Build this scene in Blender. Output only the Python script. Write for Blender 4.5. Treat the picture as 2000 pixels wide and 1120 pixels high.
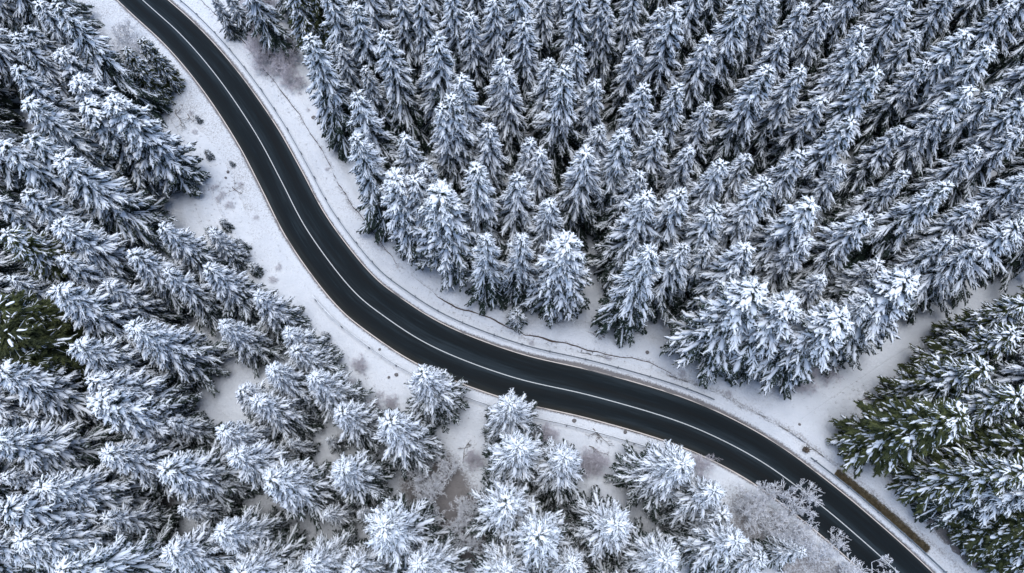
import bpy, math, random
import numpy as np
from mathutils import Matrix, Vector

# ------------------------------------------------------------------ camera
for o in list(bpy.data.objects):
    bpy.data.objects.remove(o, do_unlink=True)
S = bpy.context.scene
COL = S.collection
FPX, TH, HC = 1333.0, math.radians(20.5), 80.0
cam = bpy.data.cameras.new('Camera')
cam_ob = bpy.data.objects.new('Camera', cam)
COL.objects.link(cam_ob)
cam_ob.location = (0, 0, HC)
cam_ob.rotation_euler = (TH, 0, 0)
cam.sensor_width = 36.0
cam.lens = 36.0 * FPX / 2000.0
cam.clip_start = 0.5
cam.clip_end = 4000
S.camera = cam_ob

# ------------------------------------------------------------------ sky, sun, exposure
SUN_EL, SUN_AZ = math.radians(84), math.radians(-20)
w = bpy.data.worlds.new('World')
S.world = w
w.use_nodes = True
nt = w.node_tree
bg = nt.nodes['Background']
sky = nt.nodes.new('ShaderNodeTexSky')
sky.sky_type = 'NISHITA'
sky.sun_disc = False
sky.sun_elevation = SUN_EL
sky.sun_rotation = SUN_AZ
sky.air_density = 1.0
sky.dust_density = 1.4
sky.ozone_density = 1.0
nt.links.new(sky.outputs[0], bg.inputs[0])
bg.inputs[1].default_value = 0.12
sun = bpy.data.lights.new('Sun', 'SUN')
sun.energy = 1.5
sun.angle = math.radians(50)
sun.color = (0.95, 0.975, 1.0)
sun_ob = bpy.data.objects.new('Sun', sun)
COL.objects.link(sun_ob)
sun_dir = Vector((math.sin(SUN_AZ) * math.cos(SUN_EL), math.cos(SUN_AZ) * math.cos(SUN_EL), math.sin(SUN_EL)))
sun_ob.rotation_euler = sun_dir.to_track_quat('Z', 'Y').to_euler()
sun_ob.location = sun_dir * 200
vs = S.view_settings
vs.view_transform = 'Standard'
vs.look = 'None'
vs.gamma = 1.0
vs.exposure = 0.96
vs.use_curve_mapping = False
S.cycles.max_bounces = 3
S.cycles.diffuse_bounces = 1
S.cycles.glossy_bounces = 2
S.cycles.transparent_max_bounces = 4
S.cycles.use_denoising = True

RS = np.random.RandomState
CT, ST = math.cos(TH), math.sin(TH)


def un(px, py, z=0.0):
    """ground position of a spot measured on the photograph, at height z"""
    dx = (px - 1000) / FPX
    dy = -(py - 560) / FPX
    wy = dy * CT + ST
    wz = dy * ST - CT
    t = (HC - z) / (-wz)
    return dx * t, wy * t


def proj(x, y, z):
    z = z - HC
    yc = y * CT + z * ST
    zc = -y * ST + z * CT
    return 1000 + FPX * x / -zc, 560 - FPX * yc / -zc


# ------------------------------------------------------------------ mesh helpers
def mk_mesh(name, V, F4=None, F3=None, smooth=True, attrs=None):
    V = np.asarray(V, dtype=np.float32).reshape(-1, 3)
    q = np.zeros((0, 4), np.int32) if F4 is None else np.asarray(F4, np.int32).reshape(-1, 4)
    t = np.zeros((0, 3), np.int32) if F3 is None else np.asarray(F3, np.int32).reshape(-1, 3)
    me = bpy.data.meshes.new(name)
    me.vertices.add(len(V))
    me.vertices.foreach_set('co', V.ravel())
    nl = q.size + t.size
    me.loops.add(nl)
    me.loops.foreach_set('vertex_index', np.concatenate([q.ravel(), t.ravel()]))
    me.polygons.add(len(q) + len(t))
    st = np.concatenate([np.arange(len(q)) * 4, q.size + np.arange(len(t)) * 3]).astype(np.int32)
    me.polygons.foreach_set('loop_start', st)
    me.update(calc_edges=True)
    me.validate()
    me.polygons.foreach_set('use_smooth', np.full(len(me.polygons), bool(smooth)))
    if attrs:
        for k, a in attrs.items():
            at = me.attributes.new(k, 'FLOAT', 'POINT')
            at.data.foreach_set('value', np.asarray(a, np.float32).ravel())
    me.update()
    return me


def add_ob(name, me, mat=None, parent=None, **props):
    o = bpy.data.objects.new(name, me)
    COL.objects.link(o)
    if mat is not None and me is not None and not me.materials:
        me.materials.append(mat)
    if parent is not None:
        o.parent = parent
    for k, v in props.items():
        o[k] = v
    return o


def tubes(polys, radii, ns=6, wid=1.0, up=1.0, down=1.0, lift=0.0, rng=None, lump=0.0):
    """one swept, lumpy tube for every polyline; grouped by length and built in numpy"""
    groups = {}
    for i, p in enumerate(polys):
        groups.setdefault(len(p), []).append(i)
    VV, FF, off = [], [], 0
    ang = np.arange(ns) * 2 * math.pi / ns + math.pi / ns
    ca, sa = np.cos(ang) * wid, np.where(np.sin(ang) > 0, np.sin(ang) * up, np.sin(ang) * down)
    for n, idx in groups.items():
        P = np.array([polys[i] for i in idx], dtype=np.float64)
        R = np.array([radii[i] for i in idx], dtype=np.float64)
        m = len(idx)
        T = np.gradient(P, axis=1)
        T /= np.linalg.norm(T, axis=2, keepdims=True) + 1e-9
        Z = np.zeros_like(T)
        Z[..., 2] = 1.0
        vert = np.abs(T[..., 2]) > 0.97
        Z[vert] = (1.0, 0.0, 0.0)
        Sd = np.cross(T, Z)
        Sd /= np.linalg.norm(Sd, axis=2, keepdims=True) + 1e-9
        U = np.cross(Sd, T)
        rr = R[:, :, None]
        if lump and rng is not None:
            rr = R[:, :, None] * (1 + lump * rng.uniform(-1, 1, (m, n, ns)))
        C = P.copy()
        C[..., 2] += lift * R if lift else 0
        Vx = (C[:, :, None, :] + Sd[:, :, None, :] * (ca[None, None, :] * rr)[..., None]
              + U[:, :, None, :] * (sa[None, None, :] * rr)[..., None])
        VV.append(Vx.reshape(-1, 3))
        base = off + (np.arange(m) * n * ns)[:, None, None] + (np.arange(n - 1) * ns)[None, :, None]
        k = np.arange(ns)[None, None, :]
        k2 = (np.arange(ns) + 1) % ns
        k2 = k2[None, None, :]
        F = np.stack([base + k, base + k2, base + ns + k2, base + ns + k], axis=-1)
        FF.append(F.reshape(-1, 4))
        off += m * n * ns
    if not VV:
        return np.zeros((0, 3)), np.zeros((0, 4), int)
    return np.concatenate(VV), np.concatenate(FF)


def spikes(polys, rng, per_m, ln, wd, drop=0.25):
    """needle sprays: small pointed faces leaving the twigs sideways and forward"""
    A = np.concatenate([p[:-1] for p in polys])
    B = np.concatenate([p[1:] for p in polys])
    D = B - A
    L = np.linalg.norm(D, axis=1)
    n = int(L.sum() * per_m)
    if n == 0:
        return np.zeros((0, 3)), np.zeros((0, 3), int)
    i = rng.choice(len(L), n, p=L / L.sum())
    P = A[i] + D[i] * rng.uniform(0, 1, (n, 1))
    T = D[i] / (L[i][:, None] + 1e-9)
    Z = np.tile([0, 0, 1.0], (n, 1))
    Sd = np.cross(T, Z)
    Sd /= np.linalg.norm(Sd, axis=1, keepdims=True) + 1e-6
    side = rng.choice([-1.0, 1.0], (n, 1))
    d = T * rng.uniform(0.3, 1.1, (n, 1)) + Sd * side * rng.uniform(0.5, 1.2, (n, 1)) + Z * (rng.uniform(-0.75, 0.35, (n, 1)) - drop)
    d /= np.linalg.norm(d, axis=1, keepdims=True)
    q = np.cross(d, rng.normal(size=(n, 3)))
    q /= np.linalg.norm(q, axis=1, keepdims=True) + 1e-6
    l = ln * rng.uniform(0.6, 1.3, (n, 1))
    wv = wd * rng.uniform(0.7, 1.3, (n, 1))
    V = np.stack([P - q * wv * 0.5, P + q * wv * 0.5, P + d * l], axis=1).reshape(-1, 3)
    return V, np.arange(n * 3).reshape(-1, 3)


# ------------------------------------------------------------------ materials
def new_mat(name):
    m = bpy.data.materials.new(name)
    m.use_nodes = True
    n = m.node_tree
    b = n.nodes['Principled BSDF']
    return m, n, b


def node(n, kind, **kw):
    x = n.nodes.new(kind)
    for k, v in kw.items():
        setattr(x, k, v)
    return x


def noise(n, scale, detail=3, rough=0.55, coord='Object', vec=None):
    t = node(n, 'ShaderNodeTexNoise')
    t.inputs['Scale'].default_value = scale
    t.inputs['Detail'].default_value = detail
    t.inputs['Roughness'].default_value = rough
    if vec is None:
        c = node(n, 'ShaderNodeTexCoord')
        n.links.new(c.outputs[coord], t.inputs['Vector'])
    else:
        n.links.new(vec, t.inputs['Vector'])
    return t.outputs[0]


def ramp(n, src, stops):
    r = node(n, 'ShaderNodeValToRGB')
    e = r.color_ramp.elements
    while len(e) < len(stops):
        e.new(0.5)
    for el, (p, c) in zip(e, stops):
        el.position = p
        el.color = c if len(c) == 4 else (*c, 1)
    n.links.new(src, r.inputs[0])
    return r.outputs[0]


def mathn(n, op, a, b=None, c=None, clamp=False):
    x = node(n, 'ShaderNodeMath', operation=op, use_clamp=clamp)
    for i, v in enumerate((a, b, c)):
        if v is None:
            continue
        if isinstance(v, (int, float)):
            x.inputs[i].default_value = v
        else:
            n.links.new(v, x.inputs[i])
    return x.outputs[0]


def mixc(n, fac, a, b):
    x = node(n, 'ShaderNodeMix', data_type='RGBA')
    for s, v in ((x.inputs[0], fac), (x.inputs[6], a), (x.inputs[7], b)):
        if isinstance(v, (int, float)):
            s.default_value = v
        elif isinstance(v, tuple):
            s.default_value = (*v, 1) if len(v) == 3 else v
        else:
            n.links.new(v, s)
    return x.outputs[2]


def bump(n, b, h, strength, dist):
    x = node(n, 'ShaderNodeBump')
    x.inputs['Strength'].default_value = strength
    x.inputs['Distance'].default_value = dist
    n.links.new(h, x.inputs['Height'])
    n.links.new(x.outputs[0], b.inputs['Normal'])


def attr(n, name):
    a = node(n, 'ShaderNodeAttribute')
    a.attribute_name = name
    return a.outputs['Fac']


SNOW = (0.66, 0.685, 0.72)


def mat_ground():
    m, n, b = new_mat('ground_snow')
    dirt_shade = attr(n, 'dirt_shade')
    fine = noise(n, 5.0, 5, 0.7)
    grain = noise(n, 19.0, 3, 0.7)
    big = noise(n, 0.35, 4, 0.6)
    # bare earth, dead grass and painted stand-floor shade: grows with the "dirt" amount
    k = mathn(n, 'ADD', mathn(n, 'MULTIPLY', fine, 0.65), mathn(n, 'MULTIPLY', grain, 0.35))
    k = mathn(n, 'ADD', k, mathn(n, 'SUBTRACT', mathn(n, 'MULTIPLY', dirt_shade, 0.62), 0.30))
    # scattered litter
    k = mathn(n, 'ADD', k, mathn(n, 'MULTIPLY', mathn(n, 'SUBTRACT', big, 0.5), 0.22))
    k = ramp(n, k, [(0.42, (0, 0, 0)), (0.62, (1, 1, 1))])
    geo = node(n, 'ShaderNodeNewGeometry')
    sep = node(n, 'ShaderNodeSeparateXYZ')
    n.links.new(geo.outputs['True Normal'], sep.inputs[0])
    steep = ramp(n, sep.outputs[2], [(0.45, (1, 1, 1)), (0.72, (0, 0, 0))])
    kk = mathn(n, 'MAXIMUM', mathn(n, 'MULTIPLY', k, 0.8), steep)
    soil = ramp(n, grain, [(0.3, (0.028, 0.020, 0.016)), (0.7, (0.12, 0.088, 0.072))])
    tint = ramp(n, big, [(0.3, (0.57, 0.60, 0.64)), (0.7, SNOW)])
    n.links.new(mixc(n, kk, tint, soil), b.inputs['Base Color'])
    b.inputs['Roughness'].default_value = 0.75
    b.inputs['Specular IOR Level'].default_value = 0.2
    h = mathn(n, 'ADD', mathn(n, 'MULTIPLY', noise(n, 2.2, 6, 0.65), 1.0), mathn(n, 'MULTIPLY', noise(n, 11.0, 3, 0.6), 0.3))
    bump(n, b, h, 0.8, 0.3)
    return m


def mat_tree_snow():
    m, n, b = new_mat('tree_snow')
    f = noise(n, 9.0, 3, 0.7)
    c = ramp(n, f, [(0.26, (0.50, 0.55, 0.59)), (0.38, (0.78, 0.82, 0.87)), (0.60, (0.87, 0.90, 0.94))])
    n.links.new(c, b.inputs['Base Color'])
    b.inputs['Roughness'].default_value = 0.7
    b.inputs['Specular IOR Level'].default_value = 0.2
    bump(n, b, f, 0.6, 0.08)
    return m


def mat_needles(name, dark, light, frost):
    m, n, b = new_mat(name)
    oi = node(n, 'ShaderNodeObjectInfo')
    f = noise(n, 2.6, 3, 0.6)
    g = ramp(n, f, [(0.35, dark), (0.68, light)])
    geo = node(n, 'ShaderNodeNewGeometry')
    sep = node(n, 'ShaderNodeSeparateXYZ')
    n.links.new(geo.outputs['True Normal'], sep.inputs[0])
    nz = mathn(n, 'ABSOLUTE', sep.outputs[2])
    ff = noise(n, 6.5, 3, 0.7)
    k = mathn(n, 'ADD', mathn(n, 'MULTIPLY', nz, 0.5), ff)
    k = ramp(n, k, [(1.02 - frost, (0, 0, 0)), (1.22 - frost, (1, 1, 1))])
    k = mathn(n, 'MULTIPLY', k, 0.8)
    br = mathn(n, 'ADD', mathn(n, 'MULTIPLY', oi.outputs['Random'], 0.5), 0.75)
    hs = node(n, 'ShaderNodeHueSaturation')
    n.links.new(g, hs.inputs['Color'])
    n.links.new(br, hs.inputs['Value'])
    n.links.new(mixc(n, k, hs.outputs[0], (0.62, 0.66, 0.70)), b.inputs['Base Color'])
    b.inputs['Roughness'].default_value = 0.7
    b.inputs['Specular IOR Level'].default_value = 0.25
    return m


def mat_bark(name, c0, c1, frost=None):
    m, n, b = new_mat(name)
    f = noise(n, 7.0, 4, 0.7)
    c = ramp(n, f, [(0.3, c0), (0.7, c1)])
    if frost is not None:
        geo = node(n, 'ShaderNodeNewGeometry')
        sep = node(n, 'ShaderNodeSeparateXYZ')
        n.links.new(geo.outputs['Normal'], sep.inputs[0])
        k = mathn(n, 'ADD', sep.outputs[2], mathn(n, 'MULTIPLY', noise(n, 3.0, 2), 0.8))
        k = ramp(n, k, [(0.30, (0, 0, 0)), (0.62, (1, 1, 1))])
        c = mixc(n, k, c, frost)
    n.links.new(c, b.inputs['Base Color'])
    b.inputs['Roughness'].default_value = 0.8
    bump(n, b, f, 0.4, 0.03)
    return m


def mat_asphalt():
    m, n, b = new_mat('wet_asphalt')
    ac, al = attr(n, 'across'), attr(n, 'along')
    cmb = node(n, 'ShaderNodeCombineXYZ')
    n.links.new(mathn(n, 'MULTIPLY', ac, 5.0), cmb.inputs[0])
    n.links.new(mathn(n, 'MULTIPLY', al, 0.05), cmb.inputs[1])
    streak = noise(n, 1.0, 5, 0.6, vec=cmb.outputs[0])
    cmb2 = node(n, 'ShaderNodeCombineXYZ')
    n.links.new(mathn(n, 'MULTIPLY', ac, 22.0), cmb2.inputs[0])
    n.links.new(mathn(n, 'MULTIPLY', al, 0.22), cmb2.inputs[1])
    streak2 = noise(n, 1.0, 4, 0.6, vec=cmb2.outputs[0])
    gr = noise(n, 14.0, 4, 0.7)
    # worn wheel paths, two to each lane
    wp = mathn(n, 'COSINE', mathn(n, 'MULTIPLY', ac, 4 * math.pi))
    v = mathn(n, 'ADD', mathn(n, 'MULTIPLY', streak, 0.55), mathn(n, 'MULTIPLY', streak2, 0.25))
    v = mathn(n, 'ADD', v, mathn(n, 'MULTIPLY', gr, 0.12))
    v = mathn(n, 'ADD', v, mathn(n, 'MULTIPLY', wp, 0.07))
    c = ramp(n, v, [(0.32, (0.0025, 0.0045, 0.006)), (0.45, (0.005, 0.009, 0.012)), (0.58, (0.019, 0.028, 0.035))])
    # mud washed along the edges, more on the downhill side
    dirt_shade = attr(n, 'dirt_shade')
    k = mathn(n, 'MULTIPLY', dirt_shade, ramp(n, mathn(n, 'ADD', mathn(n, 'MULTIPLY', streak2, 0.6), mathn(n, 'MULTIPLY', gr, 0.4)), [(0.3, (0.2, 0.2, 0.2)), (0.65, (1, 1, 1))]))
    c = mixc(n, k, c, (0.022, 0.019, 0.012))
    n.links.new(c, b.inputs['Base Color'])
    r = ramp(n, streak, [(0.3, (0.62, 0.62, 0.62)), (0.7, (0.8, 0.8, 0.8))])
    n.links.new(r, b.inputs['Roughness'])
    b.inputs['Specular IOR Level'].default_value = 0.12
    bump(n, b, noise(n, 40.0, 2), 0.15, 0.01)
    return m


def mat_paint(name, col, wear):
    m, n, b = new_mat(name)
    f = noise(n, 6.0, 4, 0.75)
    c = ramp(n, f, [(wear - 0.12, (0.08, 0.075, 0.07)), (wear + 0.05, col)])
    n.links.new(c, b.inputs['Base Color'])
    b.inputs['Roughness'].default_value = 0.6
    return m


def mat_simple(name, c0, c1, scale, rough=0.6, metal=0.0):
    m, n, b = new_mat(name)
    n.links.new(ramp(n, noise(n, scale, 4, 0.65), [(0.3, c0), (0.7, c1)]), b.inputs['Base Color'])
    b.inputs['Roughness'].default_value = rough
    b.inputs['Metallic'].default_value = metal
    return m


M_GROUND = mat_ground()
M_TSNOW = mat_tree_snow()
M_NEEDLE = mat_needles('frosted_needles', (0.007, 0.015, 0.011), (0.026, 0.042, 0.029), 0.05)
M_NEEDLE_OLIVE = mat_needles('olive_needles', (0.019, 0.029, 0.013), (0.088, 0.100, 0.033), 0.005)
M_BARK = mat_bark('spruce_bark', (0.05, 0.038, 0.03), (0.13, 0.10, 0.08))
M_TWIG = mat_bark('frosted_twig', (0.42, 0.41, 0.45), (0.60, 0.59, 0.64), (0.84, 0.86, 0.91))
M_TWIG_BROWN = mat_bark('frosted_brown_twig', (0.24, 0.20, 0.21), (0.42, 0.36, 0.38), (0.68, 0.65, 0.71))
M_ASPH = mat_asphalt()
M_LINE = mat_paint('white_line_paint', (0.44, 0.46, 0.46), 0.38)
M_EDGE = mat_paint('worn_edge_paint', (0.52, 0.47, 0.43), 0.34)
M_STEEL = mat_simple('galvanised_steel', (0.12, 0.14, 0.16), (0.24, 0.27, 0.30), 3.0, 0.5, 0.6)
M_STRAW = mat_simple('dead_grass', (0.055, 0.042, 0.022), (0.17, 0.135, 0.08), 3.0, 0.9)
M_TWIGDARK = mat_simple('dead_stems', (0.05, 0.04, 0.035), (0.14, 0.11, 0.09), 2.0, 0.9)
M_STONE = mat_simple('wet_stone', (0.06, 0.055, 0.055), (0.20, 0.19, 0.19), 5.0, 0.8)
M_STUMP = mat_simple('split_wood', (0.08, 0.065, 0.05), (0.20, 0.165, 0.13), 9.0, 0.9)


# ------------------------------------------------------------------ the course of the road
def spline(pts, step=0.6):
    P = np.array(pts, float)
    P = np.vstack([2 * P[0] - P[1], P, 2 * P[-1] - P[-2]])
    out = []
    for i in range(1, len(P) - 2):
        p0, p1, p2, p3 = P[i - 1], P[i], P[i + 1], P[i + 2]
        n = max(2, int(np.linalg.norm(p2 - p1) / step))
        for k in range(n):
            t = k / n
            out.append(0.5 * ((2 * p1) + (-p0 + p2) * t + (2 * p0 - 5 * p1 + 4 * p2 - p3) * t * t + (-p0 + 3 * p1 - 3 * p2 + p3) * t ** 3))
    out.append(P[-2])
    out = np.array(out)
    for _ in range(6):
        out[1:-1] = (out[:-2] + 2 * out[1:-1] + out[2:]) / 4
    return out


CL_PX = [(160, -110), (278, 0), (357, 72), (430, 158), (500, 262), (550, 355), (600, 450), (682, 560), (750, 618), (850, 680), (1000, 737),
         (1150, 772), (1300, 815), (1400, 855), (1500, 910), (1600, 985), (1660, 1035), (1750, 1115), (1880, 1240)]
CL = spline([un(*p) for p in CL_PX])
tan = np.gradient(CL, axis=0)
tan /= np.linalg.norm(tan, axis=1, keepdims=True)
NRM = np.stack([-tan[:, 1], tan[:, 0]], axis=1)      # to the uphill (forest plantation) side
ARC = np.concatenate([[0], np.cumsum(np.linalg.norm(np.diff(CL, axis=0), axis=1))])
CLPX = np.array([proj(x, y, 0) for x, y in CL])
# carriageway half width: wider through the bends
HWR = np.interp(CLPX[:, 0], [200, 357, 550, 680, 850, 1000, 1300, 1500, 1800], [2.55, 2.65, 3.0, 3.1, 3.1, 3.05, 2.95, 2.8, 2.75])
HWL = np.interp(CLPX[:, 0], [200, 357, 500, 600, 700, 850, 1000, 1300, 1500, 1800], [2.6, 2.7, 2.75, 2.75, 2.75, 2.75, 2.75, 2.7, 2.7, 2.7])


def at_road(i, off):
    return CL[i] + NRM[i] * off


def strip(offs, zf, sl=None, attrs=None):
    """sheet along the road; offs(i) -> offsets across, zf(i, offs) -> heights"""
    ids = range(len(CL)) if sl is None else sl
    V, A = [], {k: [] for k in (attrs or {})}
    for i in ids:
        o = np.asarray(offs(i), float)
        xy = CL[i][None, :] + NRM[i][None, :] * o[:, None]
        z = np.asarray(zf(i, o), float)
        V.append(np.column_stack([xy, z]))
        for k, fn in (attrs or {}).items():
            A[k].append(np.broadcast_to(fn(i, o), o.shape))
    n, m = len(V), len(V[0])
    V = np.concatenate(V)
    i, j = np.meshgrid(np.arange(n - 1), np.arange(m - 1), indexing='ij')
    a = (i * m + j).ravel()
    F = np.stack([a, a + m, a + m + 1, a + 1], axis=1)[:, ::-1]
    return V, F, {k: np.concatenate(v) for k, v in A.items()}


def fix_up(V, F):
    a, b, c = V[F[0][0]], V[F[0][1]], V[F[0][2]]
    return F if np.cross(b - a, c - a)[2] > 0 else F[:, ::-1]


_rg = RS(5)
_WAVES = [(_rg.uniform(-1, 1, 2) * f_, _rg.uniform(0, 6.28), a_) for f_, a_ in
          [(0.10, .30), (0.16, .25), (0.28, .14), (0.45, .10), (0.8, .06), (1.3, .045), (2.2, .03), (3.1, .02), (1.8, .03)] for _ in range(2)]


def rough(x, y, lo=0):
    z = 0
    for k, ph, a in _WAVES[lo:]:
        z = z + a * np.sin(k[0] * x * 2.2 + k[1] * y * 2.2 + ph)
    return z


def road_dist(x, y):
    """distance from the centre line, signed: positive on the plantation side"""
    x, y = np.asarray(x, float).ravel(), np.asarray(y, float).ravel()
    D = np.full(x.shape, 1e9)
    SG = np.ones(x.shape)
    IX = np.zeros(x.shape, int)
    for s0 in range(0, len(x), 20000):
        sl = slice(s0, s0 + 20000)
        dx = x[sl, None] - CL[None, ::2, 0]
        dy = y[sl, None] - CL[None, ::2, 1]
        d = dx * dx + dy * dy
        k = d.argmin(axis=1)
        r = np.arange(len(k))
        D[sl] = np.sqrt(d[r, k])
        SG[sl] = np.sign(dx[r, k] * NRM[::2][k, 0] + dy[r, k] * NRM[::2][k, 1])
        IX[sl] = k * 2
    return D * SG, IX


TRACK = spline([un(*p) for p in [(1478, 842), (1540, 790), (1600, 748), (1660, 708), (1730, 662), (1800, 628), (1900, 590), (2030, 548), (2200, 500)]])
ttan = np.gradient(TRACK, axis=0)
ttan /= np.linalg.norm(ttan, axis=1, keepdims=True)
TNRM = np.stack([-ttan[:, 1], ttan[:, 0]], axis=1)


def track_dist(x, y):
    x, y = np.asarray(x, float).ravel(), np.asarray(y, float).ravel()
    out = np.full(x.shape, 1e9)
    for s0 in range(0, len(x), 20000):
        sl = slice(s0, s0 + 20000)
        d = (x[sl, None] - TRACK[None, ::2, 0]) ** 2 + (y[sl, None] - TRACK[None, ::2, 1]) ** 2
        out[sl] = np.sqrt(d.min(axis=1))
    return out


def smooth(e0, e1, x):
    t = np.clip((x - e0) / (e1 - e0), 0, 1)
    return t * t * (3 - 2 * t)


def terrain(x, y):
    x = np.asarray(x, float)
    y = np.asarray(y, float)
    d, _ = road_dist(x, y)
    d = d.reshape(x.shape)
    t = track_dist(x, y).reshape(x.shape)
    amp = smooth(4.5, 10.0, np.abs(d))
    ampt = smooth(2.0, 5.0, t)
    z = 0.06 + amp * ampt * rough(x, y) + amp * 0.15
    z = z + smooth(5, 30, d) * 0.5 - smooth(5, 25, -d) * 0.3      # the hillside rises a little to one side
    return z, d, t


def terrain1(x, y):
    return float(terrain(np.array([x]), np.array([y]))[0][0])


# ------------------------------------------------------------------ where the conifers stand
# tips read off the photograph: (x, y[, kind[, height]])
TIPS = [
    # plantation above the bend
    (595, 62, 'S', 21.5), (640, -20), (687, 10), (665, 92, 'S', 15), (717, 135, 'S', 14), (702, 180, 'S', 20), (700, 272, 'S', 20.5), (795, 285, 'S', 17),
    (775, 345, 'P', 18), (810, 352, 'S', 18), (845, 330, 'S', 17), (860, 372, 'P', 19.5), (767, 78), (777, 0), (835, 112), (845, 72), (820, -5), (885, -5),
    (917, 35), (962, -5), (972, 120), (905, 150), (885, 195), (872, 220), (997, 150), (950, 255), (930, 340), (945, 460, 'S', 18), (1015, 457, 'S', 17.5),
    (1025, 42), (1060, -20), (1135, -30), (1127, 90), (1075, 118), (1105, 140, 'S', 21), (1195, 15), (1245, -20), (1290, 20), (1325, 28), (1247, 78),
    (1365, -30), (1445, 5, 'S', 21), (1492, 0), (1378, 90), (1155, 165, 'S', 16), (1260, 175), (1320, 172), (1388, 207), (1492, 140, 'S', 20),
    (1172, 245, 'S', 16), (1228, 262), (1285, 262), (1032, 275, 'S', 16), (1052, 300, 'S', 16), (1147, 290, 'S', 19), (1345, 288), (1415, 320), (1450, 322),
    (1245, 330), (1015, 352), (1075, 380), (1270, 380, 'S', 21), (1335, 365), (1402, 400), (1462, 405), (1490, 360), (1110, 460, 'P', 19.5),
    (1278, 490, 'S', 22), (1330, 482, 'S', 18), (1470, 487), (1575, 8), (1622, 8), (1505, 10), (1700, 45), (1770, -10, 'S', 20), (1880, 50), (1965, 20),
    (1560, 142), (1690, 100), (1715, 140), (1812, 118), (1660, 240, 'S', 21), (1895, 180), (1840, 232), (1755, 255), (1955, 180), (2000, 210), (1990, 260),
    (1905, 295), (1767, 330), (1845, 355), (1682, 428), (1582, 403), (1565, 468), (1917, 408), (1992, 450), (1715, 515, 'S', 16), (2005, 345), (2015, 400),
    (1740, 548, 'S', 17), (1390, 480, 'S', 16), (1600, 540, 'S', 16), (1550, 588, 'P', 20.5), (1475, 572, 'P', 21), (1640, 610, 'P', 20), (1700, 590, 'S', 18), (1800, 568, 'P', 20), (1923, 495, 'S', 18), (2025, 445, 'S', 18), (2150, 400, 'S', 18),
    (1560, 300), (1600, 190), (1850, 470, 'S', 17), (1640, 330, 'S', 16), (1930, 95), (1800, 60),
    # beyond the forest track
    (1935, 715, 'G', 18, 1), (1860, 820, 'G', 20, 0), (2000, 770, 'G', 19, 1), (2015, 905, 'G', 19, 1), (2010, 1000, 'S', 19), (2075, 1070, 'G', 17, 0), (2080, 1110, 'G', 17, 1), (2185, 1050, 'G', 18, 0), (2230, 1000, 'G', 18, 1), (2150, 1130, 'G', 17, 1), (2010, 585, 'G', 16, 1), (1990, 650, 'G', 17, 1), (2060, 860, 'G', 19, 0), (2080, 960, 'G', 18, 1),
    # the wood on the downhill side
    (115, 312, 'N', 19), (105, 430, 'N', 18), (230, 205, 'P', 18), (175, 200, 'P', 17), (50, 195, 'N', 20), (150, 155, 'P', 17), (15, 60), (60, -10), (40, 30), (100, 5), (20, 130), (110, 90, 'P', 16),
    (5, 275), (45, 270), (55, 365), (-5, 385), (5, 450, 'G', 18, 1), (255, 490, 'N', 15), (320, 440, 'N', 14), (405, 520, 'N', 14), (325, 535, 'S', 14), (415, 455, 'P', 9), (105, 505),
    (97, 567, 'N', 19), (257, 637, 'N', 17), (142, 677, 'N', 17), (190, 735, 'N', 17), (195, 780, 'P', 18), (205, 880, 'N', 16), (303, 910, 'N', 17), (88, 945, 'N', 18), (-5, 730, 'N', 19),
    (-10, 840, 'N', 19), (-5, 1000), (60, 1040, 'N', 18), (-30, 1070), (312, 1080, 'N', 16), (410, 1050, 'N', 16), (455, 1100, 'N', 16), (425, 840, 'N', 15), (460, 890, 'N', 16), (465, 765, 'N', 12),
    (430, 627, 'N', 13), (-20, 590, 'O', 18), (-5, 650, 'O', 18), (20, 700, 'O', 16), (50, 610, 'O', 15), (20, 920, 'S', 14), (500, 575, 'N', 12), (560, 645, 'N', 12), (580, 680, 'N', 12), (525, 720, 'N', 14), (505, 780, 'N', 14), (612, 735, 'N', 14),
    (670, 795, 'N', 14), (765, 835, 'N', 16), (830, 735, 'N', 15), (522, 938, 'N', 17), (650, 910, 'N', 16), (735, 1040, 'N', 19), (605, 1095, 'N', 15), (690, 1115, 'N', 14), (835, 1115, 'N', 16),
    (997, 790, 'N', 16), (1010, 875, 'N', 18), (1095, 905, 'N', 17), (988, 985, 'N', 18), (1060, 1050, 'N', 20), (985, 1112, 'N', 16), (1200, 1030, 'N', 18), (1325, 905, 'N', 18), (1395, 970, 'N', 17),
    (1430, 1060, 'N', 17), (1310, 1095, 'N', 17), (1115, 1112, 'N', 15), (1490, 1095, 'S', 14), (1570, 1085, 'S', 11), (1420, 1010, 'N', 14), (1095, -45), (1165, -15, 'S', 18), (1530, 75), (1850, -20), (1010, -30), (238, 95, 'G', 11, 1), (272, 75, 'G', 10, 1),
    (562, -45, 'G', 15, 1), (590, -75, 'G', 16, 0), (415, -10, 'S', 8), (440, -25, 'S', 9),
    (560, 862, 'S', 8), (700, 1005, 'S', 7), (430, 945, 'S', 8), (640, 855, 'S', 6), (2192, 496, 'G', 18, 1), (2269, 471, 'G', 18, 1), (2218, 387, 'S', 18), (550, 1120, 'S', 12), (200, 1010, 'S', 13), (350, 990, 'S', 12), (130, 1110), (640, 1000, 'S', 9), (260, 830, 'S', 12), (20, 545, 'S', 15), (200, 560, 'N', 14), (330, 820, 'S', 11),
]

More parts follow.
